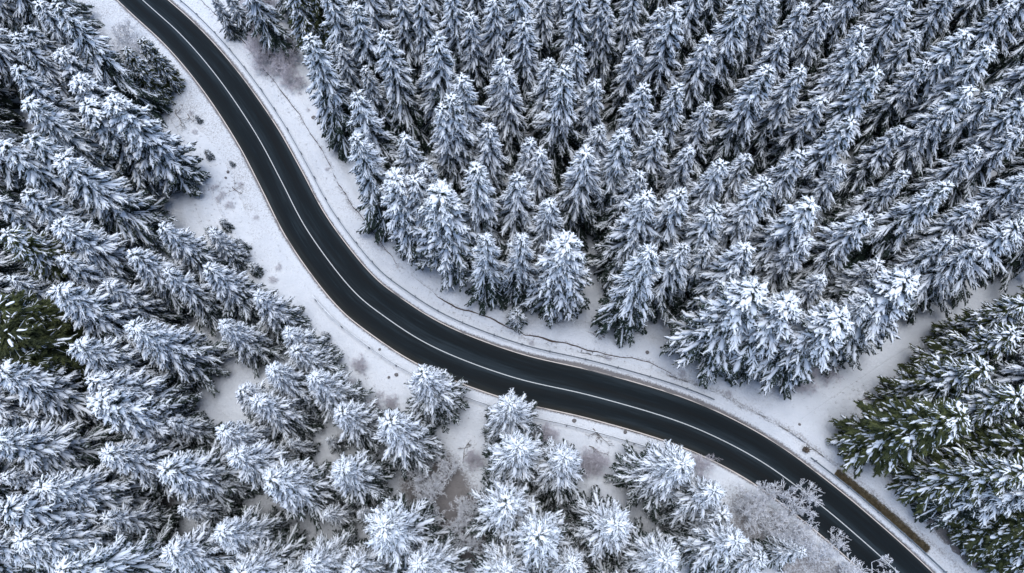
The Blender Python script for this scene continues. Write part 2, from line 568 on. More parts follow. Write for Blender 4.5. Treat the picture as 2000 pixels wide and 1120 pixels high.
rng = RS(77)
tip_rows = []
for t in TIPS:
    px, py = t[0], t[1]
    k = t[2] if len(t) > 2 else 'S'
    h = t[3] if len(t) > 3 else rng.uniform(15.8, 21.6)
    x, y = un(px, py, h)
    tip_rows.append((k, x, y, h, t[4] if len(t) > 4 else None))
def keep_clear(rows):
    out = []
    for k, x, y, h, pk in rows:
        j = int(((TRACK - np.array([x, y])) ** 2).sum(axis=1).argmin())
        v = np.array([x, y]) - TRACK[j]
        d = np.linalg.norm(v)
        if d < 3.7 and j > 12:
            x, y = TRACK[j] + v / d * 3.7
        dd, ii = road_dist([x], [y])
        if 0 < dd[0] < 8.6 and CLPX[ii[0]][0] > 1500:
            x, y = at_road(ii[0], 8.6)
        out.append((k, float(x), float(y), h, pk))
    return out


tip_rows = keep_clear(tip_rows)
# trees of the same stands whose tops stand beyond the picture's edge but whose sides reach into it
cand = []
for gx_ in np.arange(-105, 106, 5.2):
    for gy_ in np.arange(-32, 110, 5.2):
        cand.append((gx_ + rng.uniform(-1.6, 1.6), gy_ + rng.uniform(-1.6, 1.6)))
cand = np.array(cand)
cd, _ = road_dist(cand[:, 0], cand[:, 1])
ctd = track_dist(cand[:, 0], cand[:, 1])
for (x, y), d, td in zip(cand, cd, ctd):
    if abs(d) < 9 or td < 5.0:
        continue
    h = rng.uniform(16.5, 20)
    tx, ty = proj(x, y, h)
    bx, by = proj(x, y, h * 0.25)
    if -12 < tx < 2012 and -12 < ty < 1132:
        continue
    if not (-45 < bx < 2045 and -35 < by < 1165):
        continue
    if min((x - r[1]) ** 2 + (y - r[2]) ** 2 for r in tip_rows) < 4.0 ** 2:
        continue
    tip_rows.append(('N' if d < 0 and by > 500 else 'S', x, y, h, None))


# ------------------------------------------------------------------ ground sheet
def axis(lo, hi, step, far):
    core = np.arange(lo, hi + step, step)
    g, v = [], step
    x = hi + step
    while x < far:
        v *= 1.35
        x += v
        g.append(x)
    g2, v = [], step
    x = lo
    while x > -far:
        v *= 1.35
        x -= v
        g2.append(x)
    return np.concatenate([g2[::-1], core, g])


gx, gy = axis(-85, 85, 0.4, 1500), axis(-18, 84, 0.4, 1500)
X, Y = np.meshgrid(gx, gy)
Z, D, TD = terrain(X, Y)
inside = (np.abs(D) < 5.0)
Z = np.where(inside, -0.28, Z)
Z = np.where((TD < 1.7) & (D > 5.0), Z - 0.15, Z)
dirt_shade = np.clip(0.18 * np.exp(-((D - 7.0) / 2.5) ** 2) + 0.16 * smooth(8, 14, np.abs(D)) + 0.05, 0, 1)
dirt_shade = np.where(TD < 4.5, dirt_shade * smooth(2.0, 4.5, TD), dirt_shade)
BT = [(1470, 975, 0, 4.2), (1500, 985, 1, 4.8), (1440, 990, 2, 3.6), (1540, 1010, 2, 4.6), (1480, 1020, 0, 4.2), (1560, 1040, 1, 4.0), (1530, 1055, 0, 4.0), (1600, 1090, 2, 3.8), (1640, 1100, 0, 5.0), (1685, 1130, 1, 5.2),
      (845, 925, 1, 4.0), (815, 950, 2, 3.6), (880, 935, 0, 3.4), (860, 1010, 0, 4.4), (880, 1050, 1, 4.4), (835, 1040, 2, 3.6), (915, 1030, 2, 3.6), (850, 975, 1, 4.0), (900, 985, 0, 4.0), (870, 1085, 2, 4.2), (840, 900, 0, 3.4), (925, 1075, 1, 3.6),
      (290, 125, 2, 3.4), (268, 100, 1, 3.0), (240, 130, 0, 3.8), (215, 110, 1, 3.6), (232, 85, 0, 3.4), (255, 75, 2, 3.0), (205, 75, 0, 3.6)]
# needle litter under closed stands; its dark tone also paints shade into the gaps
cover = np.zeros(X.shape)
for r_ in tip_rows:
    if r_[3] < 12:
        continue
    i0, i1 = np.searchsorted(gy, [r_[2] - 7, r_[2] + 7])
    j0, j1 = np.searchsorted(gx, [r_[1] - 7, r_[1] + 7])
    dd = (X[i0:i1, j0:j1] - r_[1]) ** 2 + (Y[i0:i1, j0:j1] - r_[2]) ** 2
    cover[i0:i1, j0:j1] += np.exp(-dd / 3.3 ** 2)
dirt_shade = np.clip(dirt_shade + 0.75 * smooth(1.15, 2.2, cover), 0, 1)
for px_, py_, q_, h_ in BT:
    bx_, by_ = un(px_, py_)
    dirt_shade = np.clip(dirt_shade + 0.5 * np.exp(-((X - bx_) ** 2 + (Y - by_) ** 2) / 2.2 ** 2), 0, 0.85)
ny, nx = X.shape
I, J = np.meshgrid(np.arange(ny - 1), np.arange(nx - 1), indexing='ij')
a = (I * nx + J).ravel()
F = np.stack([a, a + 1, a + nx + 1, a + nx], axis=1)
me = mk_mesh('ground', np.column_stack([X.ravel(), Y.ravel(), Z.ravel()]), F, attrs={'dirt_shade': dirt_shade.ravel()})
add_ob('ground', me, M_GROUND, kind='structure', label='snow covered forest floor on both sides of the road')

# ------------------------------------------------------------------ road, markings, verges
NA = 18


def road_offs(i):
    return np.linspace(-HWL[i] - 0.12, HWR[i] + 0.12, NA + 1)


def crown(i, o):
    return 0.06 - 0.006 * (np.abs(o) / 3.0) ** 2


V, F, A = strip(road_offs, crown, attrs={
    'across': lambda i, o: (o + HWL[i]) / (HWL[i] + HWR[i]),
    'along': lambda i, o: ARC[i],
    'dirt_shade': lambda i, o: np.clip(smooth(HWL[i] - 1.0, HWL[i] + 0.1, -o) * np.interp(CLPX[i][0], [300, 500, 650, 1300, 1500], [0.15, .5, 1, 1, .3])
                                 + 0.55 * smooth(HWR[i] - 0.45, HWR[i] + 0.1, o), 0, 1)})
road = add_ob('road', mk_mesh('road', V, fix_up(V, F), attrs=A), M_ASPH, kind='structure',
              label='dark wet asphalt road winding in an S through the snowy forest')
for nm, off, hw, mt in (('centre_line', lambda i: 0.0, 0.052, M_LINE),
                        ('edge_line', lambda i: HWR[i] - 0.02, 0.06, M_EDGE),
                        ('edge_line', lambda i: -HWL[i] + 0.02, 0.06, M_EDGE)):
    V, F, A = strip(lambda i: off(i) + np.array([-hw, hw]), lambda i, o: crown(i, o) + 0.004)
    add_ob(nm, mk_mesh(nm, V, fix_up(V, F)), mt, parent=road)

vr = RS(11)
_lipn = np.convolve(vr.normal(size=len(CL) + 40), np.ones(9) / 9, 'same')[20:-20] * 0.55
_lipn2 = np.convolve(vr.normal(size=len(CL) + 40), np.ones(5) / 5, 'same')[20:-20]
LIP = np.interp(CLPX[:, 0], [200, 380, 500, 620, 760, 850, 1000, 1100, 1250, 1400], [3.2, 3.0, 3.3, 3.5, 3.0, 2.5, 2.45, 2.6, 2.5, 2.3]) + _lipn
LIPH = np.interp(CLPX[:, 0], [150, 400, 470, 640, 700, 770, 800, 900, 1000, 1120, 1180, 1260, 1300], [0.25, .4, .6, .45, .25, .3, .7, .75, .75, .7, .45, .25, 0.0]) * (0.75 + 0.9 * _lipn2).clip(0.15, 1.5)


_rag = np.convolve(vr.normal(size=len(CL) + 40), np.ones(3) / 3, 'same')[20:-20] * 0.10
_rag2 = np.convolve(vr.normal(size=len(CL) + 40), np.ones(3) / 3, 'same')[20:-20] * 0.10


def right_offs(i):
    L = LIP[i]
    rel = np.concatenate([np.array([0.0, 0.06, 0.15]) + _rag[i].clip(-0.16, 0.12), [0.3, 0.5, 0.7, 0.85, 0.95, 1.05, 1.2, 1.4, 1.7], np.linspace(2.0, L - 0.35, 5),
                          [L - 0.2, L - 0.1, L, L + 0.05, L + 0.09, L + 0.25, L + 0.6], np.linspace(L + 1.1, 6.4, 6)])
    return HWR[i] + rel + 0.02


def right_z(i, o):
    r = o - HWR[i]
    L = LIP[i]
    xy = CL[i][None, :] + NRM[i][None, :] * o[:, None]
    tz = terrain(xy[:, 0], xy[:, 1])[0]
    z = 0.055 + 0.10 * smooth(0.05, 0.55, r) + 0.018 * rough(xy[:, 0] * 5, xy[:, 1] * 5, 6) * smooth(0.1, .5, r)
    z -= 0.05 * np.exp(-((r - 0.98) / 0.10) ** 2)
    z -= 0.30 * min(1.0, LIPH[i] / 0.45) * smooth(1.2, L - 0.05, r)
    z = np.where(r >= L + 0.04, z + 0.2 * min(1.0, LIPH[i] / 0.45) + LIPH[i] * 0.8, z)
    k = smooth(4.2, 6.0, r)
    z = z * (1 - k) + (tz + 0.035) * k + 0.04 * rough(xy[:, 0] * 3, xy[:, 1] * 3, 6) * smooth(L, L + 0.6, r)
    z[-1] -= 0.25
    z[0] = 0.045
    z[1] = 0.075
    return z


def right_dirt(i, o):
    r = o - HWR[i]
    px = CLPX[i][0]
    edge = np.interp(px, [250, 400, 600, 800, 1000, 1150, 1400, 1600], [0.75, 0.7, .62, .62, .85, 1.0, .7, .6])
    wide = np.interp(px, [250, 400, 600, 800, 1000, 1150, 1400, 1600], [0.35, .35, .22, .22, .32, .5, .45, .3])
    d = edge * np.exp(-(r / wide) ** 2) + 0.23 + 0.08 * smooth(1.0, 1.6, r) * smooth(LIP[i] + 0.1, LIP[i] - 0.3, r) + 0.22 * np.exp(-((r - LIP[i]) / 0.35) ** 2)
    return np.clip(d, 0, 1)


V, F, A = strip(right_offs, right_z, attrs={'dirt_shade': right_dirt})
add_ob('verge', mk_mesh('verge', V, fix_up(V, F), attrs=A), M_GROUND, kind='structure', label='snowy verge with a ditch lip below the spruce plantation')


def left_offs(i):
    return -(HWL[i] + 0.02 + np.concatenate([np.array([0, 0.06, 0.15]) + _rag2[i].clip(-0.16, 0.12), [0.3, 0.5, 0.8, 1.05, 1.2, 1.35, 1.5, 1.65, 1.9], np.linspace(2.3, 6.2, 12)]))


RAILL0, RAILL1 = 590, 1330


def left_z(i, o):
    r = -o - HWL[i]
    xy = CL[i][None, :] + NRM[i][None, :] * o[:, None]
    tz = terrain(xy[:, 0], xy[:, 1])[0]
    z = 0.055 + 0.09 * smooth(0.05, 0.5, r) + 0.02 * rough(xy[:, 0] * 5, xy[:, 1] * 5, 6) * smooth(0.1, .5, r)
    if RAILL0 < CLPX[i][0] < RAILL1 + 30:
        z -= 0.13 * np.exp(-((r - 1.5) / 0.16) ** 2)
    z += 0.05 * rough(xy[:, 0] * 2.4, xy[:, 1] * 2.4, 6) * smooth(1.6, 2.6, r)
    k = smooth(4.0, 5.8, r)
    z = z * (1 - k) + (tz + 0.035) * k
    z[-1] -= 0.25
    z[0] = 0.045
    z[1] = 0.075
    return z


V, F, A = strip(left_offs, left_z, attrs={'dirt_shade': lambda i, o: np.clip(0.55 * np.exp(-((-o - HWL[i]) / 0.25) ** 2) + 0.25
                                                                        + 0.13 * np.interp(CLPX[i][0], [300, 560, 620], [1, 1, 0]) + 0.35 * np.interp(CLPX[i][0], [1430, 1500], [0, 1]) * smooth(0.6, 1.5, -o - HWL[i]), 0, 1)})
add_ob('verge', mk_mesh('verge', V, fix_up(V, F), attrs=A), M_GROUND, kind='structure', label='open snowy verge on the downhill side of the road')

# forest track
V, A = [], []
offs = np.concatenate([[-2.4, -2.1], np.linspace(-1.9, 1.9, 27), [2.1, 2.4]])
tarc = np.concatenate([[0], np.cumsum(np.linalg.norm(np.diff(TRACK, axis=0), axis=1))])
for i in range(len(TRACK)):
    xy = TRACK[i][None, :] + TNRM[i][None, :] * offs[:, None]
    z = terrain(xy[:, 0], xy[:, 1])[0] + 0.05
    wob = 0.12 * math.sin(tarc[i] * 0.35)
    for c in (-0.85, 0.85):
        z -= 0.07 * np.exp(-((offs - c - wob) / 0.16) ** 2) * smooth(7, 13, tarc[i])
    z += 0.012 * rough(xy[:, 0] * 4, xy[:, 1] * 4, 6)
    z[[0, -1]] -= 0.3
    if i < 2 or i > len(TRACK) - 3:
        z -= 0.3
    V.append(np.column_stack([xy, z]))
    A.append(0.10 + 0.22 * np.exp(-((offs - 0.85 - wob) / 0.12) ** 2) * smooth(8, 14, tarc[i]) + 0 * offs)
n, m = len(V), len(offs)
V = np.concatenate(V)
I, J = np.meshgrid(np.arange(n - 1), np.arange(m - 1), indexing='ij')
a = (I * m + J).ravel()
F = np.stack([a, a + m, a + m + 1, a + 1], axis=1)
add_ob('forest_track', mk_mesh('forest_track', V, fix_up(V, F), attrs={'dirt_shade': np.concatenate(A)}), M_GROUND, kind='structure',
       label='snow covered forest track branching off the road between the spruces')


# ------------------------------------------------------------------ guardrails
def guardrail(i0, i1, off, label, zbase, snow=False, post_every=4.0):
    ids = list(range(i0, i1 + 1))
    P = np.array([[*at_road(i, off(i)), 0] for i in ids])
    root = add_ob('guardrail', None, label=label, category='guardrail', group='steel guardrails along the road')
    root.location = (P[0][0], P[0][1], zbase)
    base = np.array([P[0][0], P[0][1], 0])
    N = np.array([[*NRM[i], 0] for i in ids])
    sgn = -1 if off(i0) > 0 else 1                       # the beam faces the road
    # W profile, closed sheet 3 mm thick exaggerated to 8 mm
    prof = [(0.0, 0.44), (0.05, 0.48), (0.05, 0.53), (0.0, 0.58), (0.0, 0.61), (0.05, 0.66), (0.05, 0.71), (0.0, 0.75)]
    ring = prof + [(u - 0.03, h) for u, h in prof[::-1]]
    nr = len(ring)
    V = np.concatenate([(P[k] - base)[None, :] + np.array([N[k] * sgn * u + np.array([0, 0, h]) for u, h in ring]) for k in range(len(ids))])
    F = []
    for k in range(len(ids) - 1):
        for j in range(nr):
            j2 = (j + 1) % nr
            F.append((k * nr + j, k * nr + j2, (k + 1) * nr + j2, (k + 1) * nr + j))
    add_ob('rail_beam', mk_mesh('rail_beam', V, F, smooth=False), M_STEEL, parent=root)
    if snow:
        r2 = RS(3)
        pts = (P - base) + np.array([0, 0, 0.765]) - N * sgn * 0.0
        V, F = tubes([pts], [0.045 * r2.uniform(0.6, 1.2, len(pts))], 6, 1.0, 0.9, 0.4)
        add_ob('snow_cap', mk_mesh('snow_cap', V, F), M_TSNOW, parent=root)
    pm = None
    s_next = ARC[i0] + 0.4
    for i in ids:
        if ARC[i] >= s_next:
            s_next += post_every
            p = np.array([*at_road(i, off(i)), 0]) - np.array([*NRM[i], 0]) * sgn * 0.08 - base
            if pm is None:
                hw = 0.055
                pv, pf = [], []
                for (x0, x1, y0, y1) in ((-hw, hw, -hw, -hw + .012), (-hw, hw, hw - .012, hw), (-.006, .006, -hw + .012, hw - .012)):
                    b0 = len(pv)
                    for z in (-0.35, 0.80):
                        pv += [(x0, y0, z), (x1, y0, z), (x1, y1, z), (x0, y1, z)]
                    pf += [(b0, b0 + 1, b0 + 5, b0 + 4), (b0 + 1, b0 + 2, b0 + 6, b0 + 5), (b0 + 2, b0 + 3, b0 + 7, b0 + 6), (b0 + 3, b0, b0 + 4, b0 + 7), (b0 + 4, b0 + 5, b0 + 6, b0 + 7)]
                pm = mk_mesh('post', pv, pf, smooth=False)
            o = add_ob('post', pm, M_STEEL, parent=root)
            o.location = p
            o.rotation_euler = (0, 0, math.atan2(tan[i][1], tan[i][0]))
    return root


def idx_px(x):
    return int(np.abs(CLPX[:, 0] - x).argmin())


def near_idx(px, py):
    return int(((CLPX - np.array([px, py])) ** 2).sum(axis=1).argmin())


guardrail(0, near_idx(1365, 845), lambda i: HWR[i] + 0.98, 'long thin dark guardrail beside the ditch, on the inside of the bend', 0.10)
guardrail(near_idx(665, 538), near_idx(1325, 830), lambda i: -HWL[i] - 1.38, 'pale snow dusted guardrail on the verge opposite the ditch', 0.08, snow=True)
guardrail(near_idx(1545, 940), len(CL) - 1, lambda i: HWR[i] + 0.75, 'straight guardrail beside the strip of brown dead grass', 0.10)


# ------------------------------------------------------------------ conifers
def spruce_fingers(rng, Hh, R, z0=1.2, nb0=5.3, e_low=-14, e_end=-50, gap=0.90, sub=1.0, puffy=0.0, pw=1.0, fan=(12, 30), fat=1.0):
    """twig polylines of one conifer: boughs in whorls, each a long finger with short side
    fingers lying close along it.  Returns (points, snow radius, level)"""
    out = []
    z = z0
    az0 = 0.0
    row = 0
    while z < Hh - 0.5:
        s = (z - z0) / (Hh - z0)
        inner = row % 2 == 1 and s < 0.85                    # short boughs between the whorls
        L0 = (R * (1 - s) ** pw * min(1.0, 0.70 + 2.0 * s) + 0.36) * (0.62 + 0.3 * s if inner else 1.0)
        nb = max(4, int(round((nb0 - 0.8 * s + rng.uniform(-0.8, 0.8)))))
        az0 += 2.4 + rng.uniform(-0.2, 0.2)
        for k in range(nb):
            az = az0 + 2 * math.pi * k / nb + rng.normal() * 0.17
            zz = z + rng.uniform(-0.35, 0.35) * gap
            L = L0 * rng.uniform(0.70, 1.16) / 0.86
            e0 = math.radians(e_low + (24 - e_low) * s ** 2.2 + rng.normal() * 6)
            e1 = math.radians(e_end + (-10 - e_end) * s ** 1.8 + rng.normal() * 7)
            n = max(4, int(L / 0.26) + 2)
            st = L / (n - 1)
            p = np.array([0.0, 0.0, zz])
            pts = [p]
            tl = []
            wob = rng.normal() * 0.14
            for q in range(1, n):
                t = (q - 0.5) / (n - 1)
                e = e0 + (e1 - e0) * math.sin(min(1.0, t * 1.3) * math.pi / 2) + (0.28 * (t - 0.78) / 0.22 if t > 0.78 else 0)
                a2 = az + wob * t
                d = np.array([math.cos(a2) * math.cos(e), math.sin(a2) * math.cos(e), math.sin(e)])
                tl.append(d)
                p = p + d * st
                pts.append(p)
            pts = np.array(pts)
            rb = (0.090 + 0.022 * min(L, 3.0)) * rng.uniform(0.85, 1.2) * (1 + 0.35 * puffy) * fat * (1 + 0.30 * smooth(0.55, 0.85, s))
            i0 = 1 if n > 5 else 0
            tt = np.linspace(0, 1, n)
            rr = rb * (0.50 + 0.65 * np.sin(np.clip(tt * 1.15, 0, 1) * math.pi * 0.60)) * (1 + puffy * 0.5 * tt)
            rr[-1] *= 0.5
            out.append((pts[i0:], rr[i0:], 2 if inner else 0))
            ns = int((1.2 + L * (2.0 if inner else 3.7)) * sub)
            sd = rng.choice([-1, 1])
            for g in range(ns):
                t = 0.28 + 0.66 * (g + rng.uniform(0.1, 0.9)) / max(ns, 1)
                sd = -sd
                q = min(int(t * (n - 1)), n - 2)
                f_ = t * (n - 1) - q
                pp = pts[q] * (1 - f_) + pts[q + 1] * f_
                T = tl[q]
                l = (0.20 + L * (0.09 + 0.27 * (1 - t))) * rng.uniform(0.7, 1.3) + 0.12
                a = math.radians(rng.uniform(*fan)) * sd
                Sv = np.array([T[1], -T[0], 0.0])
                Sv /= np.linalg.norm(Sv) + 1e-9
                d = T * math.cos(a) + Sv * math.sin(a)
                m = max(3, int(l / 0.30) + 2)
                qp = [pp]
                c = pp
                dr = rng.uniform(0.05, 0.35) + 0.15 * (1 - s)
                for u in range(1, m):
                    dd = d + np.array([0, 0, -dr * (u / (m - 1))])
                    dd /= np.linalg.norm(dd)
                    c = c + dd * (l / (m - 1))
                    qp.append(c)
                qp = np.array(qp)
                r0 = (0.044 + 0.024 * min(l, 1.2)) * rng.uniform(0.75, 1.25) * (1 + 0.55 * puffy) * fat
                t2 = np.linspace(0, 1, m)
                r2 = r0 * (0.75 + 0.4 * np.sin(t2 * math.pi)) * (1 + puffy * 0.7 * t2)
                r2[-1] *= 0.5
                out.append((qp, r2, 3 if inner else 1))
        row += 1
        z += gap * 0.5 * (1.08 - 0.46 * s) * rng.uniform(0.85, 1.15)
    top = np.array([[0, 0, Hh - 0.9], [0.01, 0.0, Hh - 0.6], [0.015, 0.01, Hh - 0.3], [0.02, 0.0, Hh]])
    out.append((top, np.array([0.11, 0.13, 0.11, 0.04]), 0))
    for k in range(7):
        a = k * 0.9 + rng.uniform(0, 0.4)
        d = np.array([math.cos(a), math.sin(a), 0.5])
        p0 = np.array([0, 0, Hh - rng.uniform(0.25, 0.8)])
        out.append((np.array([p0, p0 + d * 0.22, p0 + d * 0.44]), np.array([0.08, 0.10, 0.04]), 1))
    return out


def make_conifer(seed, Hh, R, snow=0.98, brk=0.07, low=0.06, rime=14, needle=None, spk=11, thin=1.0, trunk_r=0.19, spl=0.26, sheath=1.2, bare_in=0.6, **kw):
    rng = RS(seed)
    fs = spruce_fingers(rng, Hh, R, **kw)
    P = [f_[0] for f_ in fs]
    # snow: lumpy, broken here and there where it has slid off
    SP, SR = [], []
    for p, r, lev in fs:
        # the upper whorls catch most of it; the low, sheltered boughs carry little
        s_ = min(1.0, max(0.0, p[0][2] / Hh))
        shel = low + (1 - low) * min(1.0, max(0.0, s_ - 0.12) / 0.50)
        if rng.uniform() > snow * (0.25 + 0.75 * shel):
            continue
        if lev >= 2 and rng.uniform() < bare_in * (1 - smooth(0.45, 0.75, s_)):      # sheltered by the boughs above
            continue
        r = r * thin * (0.40 + 0.66 * shel) * rng.uniform(0.8, 1.18, len(r))
        r = np.where(rng.uniform(size=len(r)) < brk, r * 0.25, r)
        if len(r) > 3 and rng.uniform() < brk * 1.5:
            cut = rng.randint(1, len(r) - 1)
            p, r = p[cut:], r[cut:]
            if len(p) < 3:
                continue
        SP.append(p)
        SR.append(r)
    SV, SF = tubes(SP, SR, 5, 1.0, 0.85, 0.35, lift=0.40, rng=rng, lump=0.22)
    RV, RF = spikes([p + np.array([0, 0, 0.03]) for p in SP], rng, rime, 0.24, 0.045, drop=-0.05)
    snow_me = mk_mesh('snow_load', np.concatenate([SV, RV]), SF, RF + len(SV))
    snow_me.materials.append(M_TSNOW)
    # needles: dark sheath under the snow and a ragged fringe
    NP, NR = [], []
    for p, r, lev in fs:
        q = p.copy()
        q[:, 2] -= 0.06
        NP.append(q)
        NR.append(np.minimum(r * sheath + 0.02, 0.24))
    V1, F1 = tubes(NP, NR, 4, 1.15, 0.3, 0.9, rng=rng, lump=0.3)
    V2, F2 = spikes(P, rng, spk, spl, 0.06)
    core = [p[:max(3, int(len(p) * 0.6))] for p, r, lev in fs if lev in (0, 2)]
    V3, F3 = spikes(core, rng, 22, 0.42, 0.13, drop=0.5)
    cme = mk_mesh('crown', np.concatenate([V1, V2, V3]), F1, np.concatenate([F2 + len(V1), F3 + len(V1) + len(V2)]), smooth=False)
    cme.materials.append(needle or M_NEEDLE)
    tp = np.array([[0, 0, -1.2], [0, 0, 0.4], [0.03, 0.02, Hh * 0.35], [0.02, -0.02, Hh * 0.7], [0.0, 0.0, Hh - 0.5]])
    V, F = tubes([tp], [np.array([trunk_r * 1.25, trunk_r * 1.1, trunk_r * 0.75, trunk_r * 0.4, 0.02])], 9)
    tme = mk_mesh('trunk', V, F)
    tme.materials.append(M_BARK)
    return dict(h=Hh, parts=[('trunk', tme), ('crown', cme), ('snow_load', snow_me)])


PROTO = {}
PROTO['S'] = [make_conifer(21, 18, 3.9), make_conifer(22, 18, 3.6, gap=0.84, e_end=-54), make_conifer(23, 18, 4.1, gap=0.98, e_low=-8, e_end=-44),
              make_conifer(24, 18, 3.8, snow=0.9, brk=0.14), make_conifer(25, 18, 3.7, gap=0.92, pw=0.9), make_conifer(26, 18, 3.4, gap=0.82), make_conifer(27, 18, 4.0, gap=0.94, nb0=5.0, snow=0.94)]
PROTO['N'] = [make_conifer(31, 18, 3.9, gap=0.84, e_low=-2, e_end=-38, nb0=6.4, fat=1.1, sub=1.0, low=0.12, pw=0.85), make_conifer(32, 18, 3.7, gap=0.82, e_low=2, e_end=-34, nb0=6.4, fat=1.15, sub=1.0, low=0.12, pw=0.85),
              make_conifer(33, 18, 4.1, gap=0.90, e_low=-4, e_end=-40, nb0=6.8, fat=1.1, sub=1.0, fan=(12, 32), low=0.12, pw=0.85)]
PROTO['P'] = [make_conifer(41, 16, 2.7, gap=0.70, e_low=-4, e_end=-34, puffy=0.45, sub=1.0, pw=0.65, brk=0.16, fan=(18, 40), low=0.3), make_conifer(42, 16, 3.0, gap=0.72, e_low=2, e_end=-28, puffy=0.4, sub=1.05, pw=0.6, brk=0.18, snow=0.9, fan=(18, 40), low=0.35)]
PROTO['G'] = [make_conifer(51, 18, 3.0, gap=0.54, snow=0.42, brk=0.42, low=0.75, rime=4, needle=M_NEEDLE_OLIVE, puffy=0.25, sub=1.0, pw=0.55, e_low=-8, e_end=-36, spk=34, spl=0.28, sheath=0.85, bare_in=0.1),
              make_conifer(52, 18, 2.9, gap=0.58, snow=0.68, brk=0.30, low=0.5, rime=5, needle=M_NEEDLE_OLIVE, puffy=0.25, sub=1.0, pw=0.6, e_low=-6, e_end=-36, spk=28, spl=0.24, sheath=0.75, bare_in=0.1)]
PROTO['O'] = [make_conifer(55, 15, 3.2, gap=0.54, snow=0.20, thin=0.6, rime=4, brk=0.3, needle=M_NEEDLE_OLIVE, sub=1.0, pw=0.5, e_low=0, e_end=-30, spk=34, spl=0.26, sheath=0.7, bare_in=0.1)]
PROTO['Y'] = [make_conifer(61, 5.5, 1.25, gap=0.40, z0=0.25, nb0=5.5, trunk_r=0.07, thin=0.75, snow=0.85),
              make_conifer(62, 4.0, 1.1, gap=0.36, z0=0.15, nb0=5.5, trunk_r=0.06, thin=0.7, snow=0.75)]

KIND = {'S': 'spruce_tree', 'N': 'spruce_tree', 'P': 'pine_tree', 'G': 'spruce_tree', 'O': 'spruce_tree', 'Y': 'young_spruce'}


def plant(kind, x, y, h, rng, label, group, pick=None):
    pr = PROTO[kind][rng.randint(len(PROTO[kind])) if pick is None else pick]
    sc = h / pr['h']
    o = add_ob(KIND[kind], None, label=label, category='tree', group=group)
    o.location = (x, y, terrain1(x, y) - 0.02)
    o.rotation_euler = (rng.normal() * 0.018, rng.normal() * 0.018, rng.uniform(0, 6.28))
    o.scale = (sc * rng.uniform(0.95, 1.08), sc * rng.uniform(0.95, 1.08), sc)
    crown_ob = None
    for nm, me in pr['parts']:
        c = bpy.data.objects.new(nm, me)
        COL.objects.link(c)
        c.parent = crown_ob if nm == 'snow_load' else o
        if nm == 'crown':
            crown_ob = c
        if nm == 'snow_load':
            c['kind'] = 'stuff'
    return o


for k, r in enumerate(tip_rows):
    if r[4] is None:
        tip_rows[k] = (r[0], r[1], r[2], r[3], rng.randint(len(PROTO[r[0]])))
tr_d, tr_i = road_dist([r[1] for r in tip_rows], [r[2] for r in tip_rows])
tr_t = track_dist([r[1] for r in tip_rows], [r[2] for r in tip_rows])
ORD = ['first', 'second', 'third', 'fourth', 'fifth', 'sixth', 'seventh', 'eighth', 'ninth', 'tenth', 'eleventh', 'twelfth', 'thirteenth',
       'fourteenth', 'fifteenth', 'sixteenth', 'seventeenth', 'eighteenth', 'nineteenth', 'twentieth']


def stand_of(k):
    x, y = tip_rows[k][1], tip_rows[k][2]
    if tr_d[k] < 0:
        return 'down'
    j = int(((TRACK - np.array([x, y])) ** 2).sum(axis=1).argmin())
    side = (x - TRACK[j][0]) * TNRM[j][0] + (y - TRACK[j][1]) * TNRM[j][1]
    return 'track' if side < 0 and tr_i[k] > near_idx(1300, 815) else 'up'


stands = [stand_of(k) for k in range(len(tip_rows))]
edge = {'up': [], 'down': [], 'track': []}
for k, r in enumerate(tip_rows):
    if not (0 < proj(r[1], r[2], r[3] * 0.5)[0] < 2000 and 0 < proj(r[1], r[2], r[3] * 0.5)[1] < 1120):
        continue
    rivals = [q for q in range(len(tip_rows)) if q != k and stands[q] == stands[k] and abs(ARC[tr_i[q]] - ARC[tr_i[k]]) < 3.2 and abs(tr_d[q]) < abs(tr_d[k]) - 0.5]
    if not rivals:
        edge[stands[k]].append(k)
LABEL, GROUP = {}, {}
for st, desc, grp in (('up', '%s at the plantation edge, %s along the ditch from the shrub thicket', 'trees along the plantation edge'),
                      ('down', '%s at the downhill verge, %s from the green roadside spruces', 'trees fronting the downhill verge'),
                      ('track', '%s beside the straight guardrail, %s from the track mouth', 'trees between the track and the guardrail')):
    for q, k in enumerate(sorted(edge[st], key=lambda k: ARC[tr_i[k]])):
        kd = tip_rows[k][0]
        nm = {'S': 'snowy spruce', 'N': 'snowy spruce', 'P': 'pine with puffy snow', 'G': 'greenish spruce', 'O': 'olive green spruce'}[kd]
        LABEL[k] = desc % (nm, ORD[q] if q < 20 else str(q + 1) + 'th')
        GROUP[k] = grp
rest = [k for k in range(len(tip_rows)) if k not in LABEL]
for sel, desc, grp in (
        (lambda k: stands[k] == 'track', 'patchily snowed spruce beyond the forest track, %s from the road', 'spruces beyond the forest track'),
        (lambda k: tip_rows[k][0] == 'P' and stands[k] == 'up', 'pine with puffy snow clumps inside the plantation, %s nearest the road', 'pines with puffy snow in the plantation'),
        (lambda k: tip_rows[k][0] == 'P', 'pine with puffy snow clumps in the downhill wood, %s nearest the road', 'pines with puffy snow in the downhill wood'),
        (lambda k: tip_rows[k][0] == 'O', 'nearly snow-free olive green spruce, %s nearest the road', 'olive green spruces'),
        (lambda k: tip_rows[k][0] == 'G', 'dark green spruce with little snow, %s nearest the road among its kind', 'dark green spruces')):
    ks = [k for k in rest if k not in LABEL and sel(k)]
    for q, k in enumerate(sorted(ks, key=lambda k: abs(tr_d[k]))):
        LABEL[k] = desc % (ORD[q] if q < 20 else str(q + 1) + 'th')
        GROUP[k] = grp
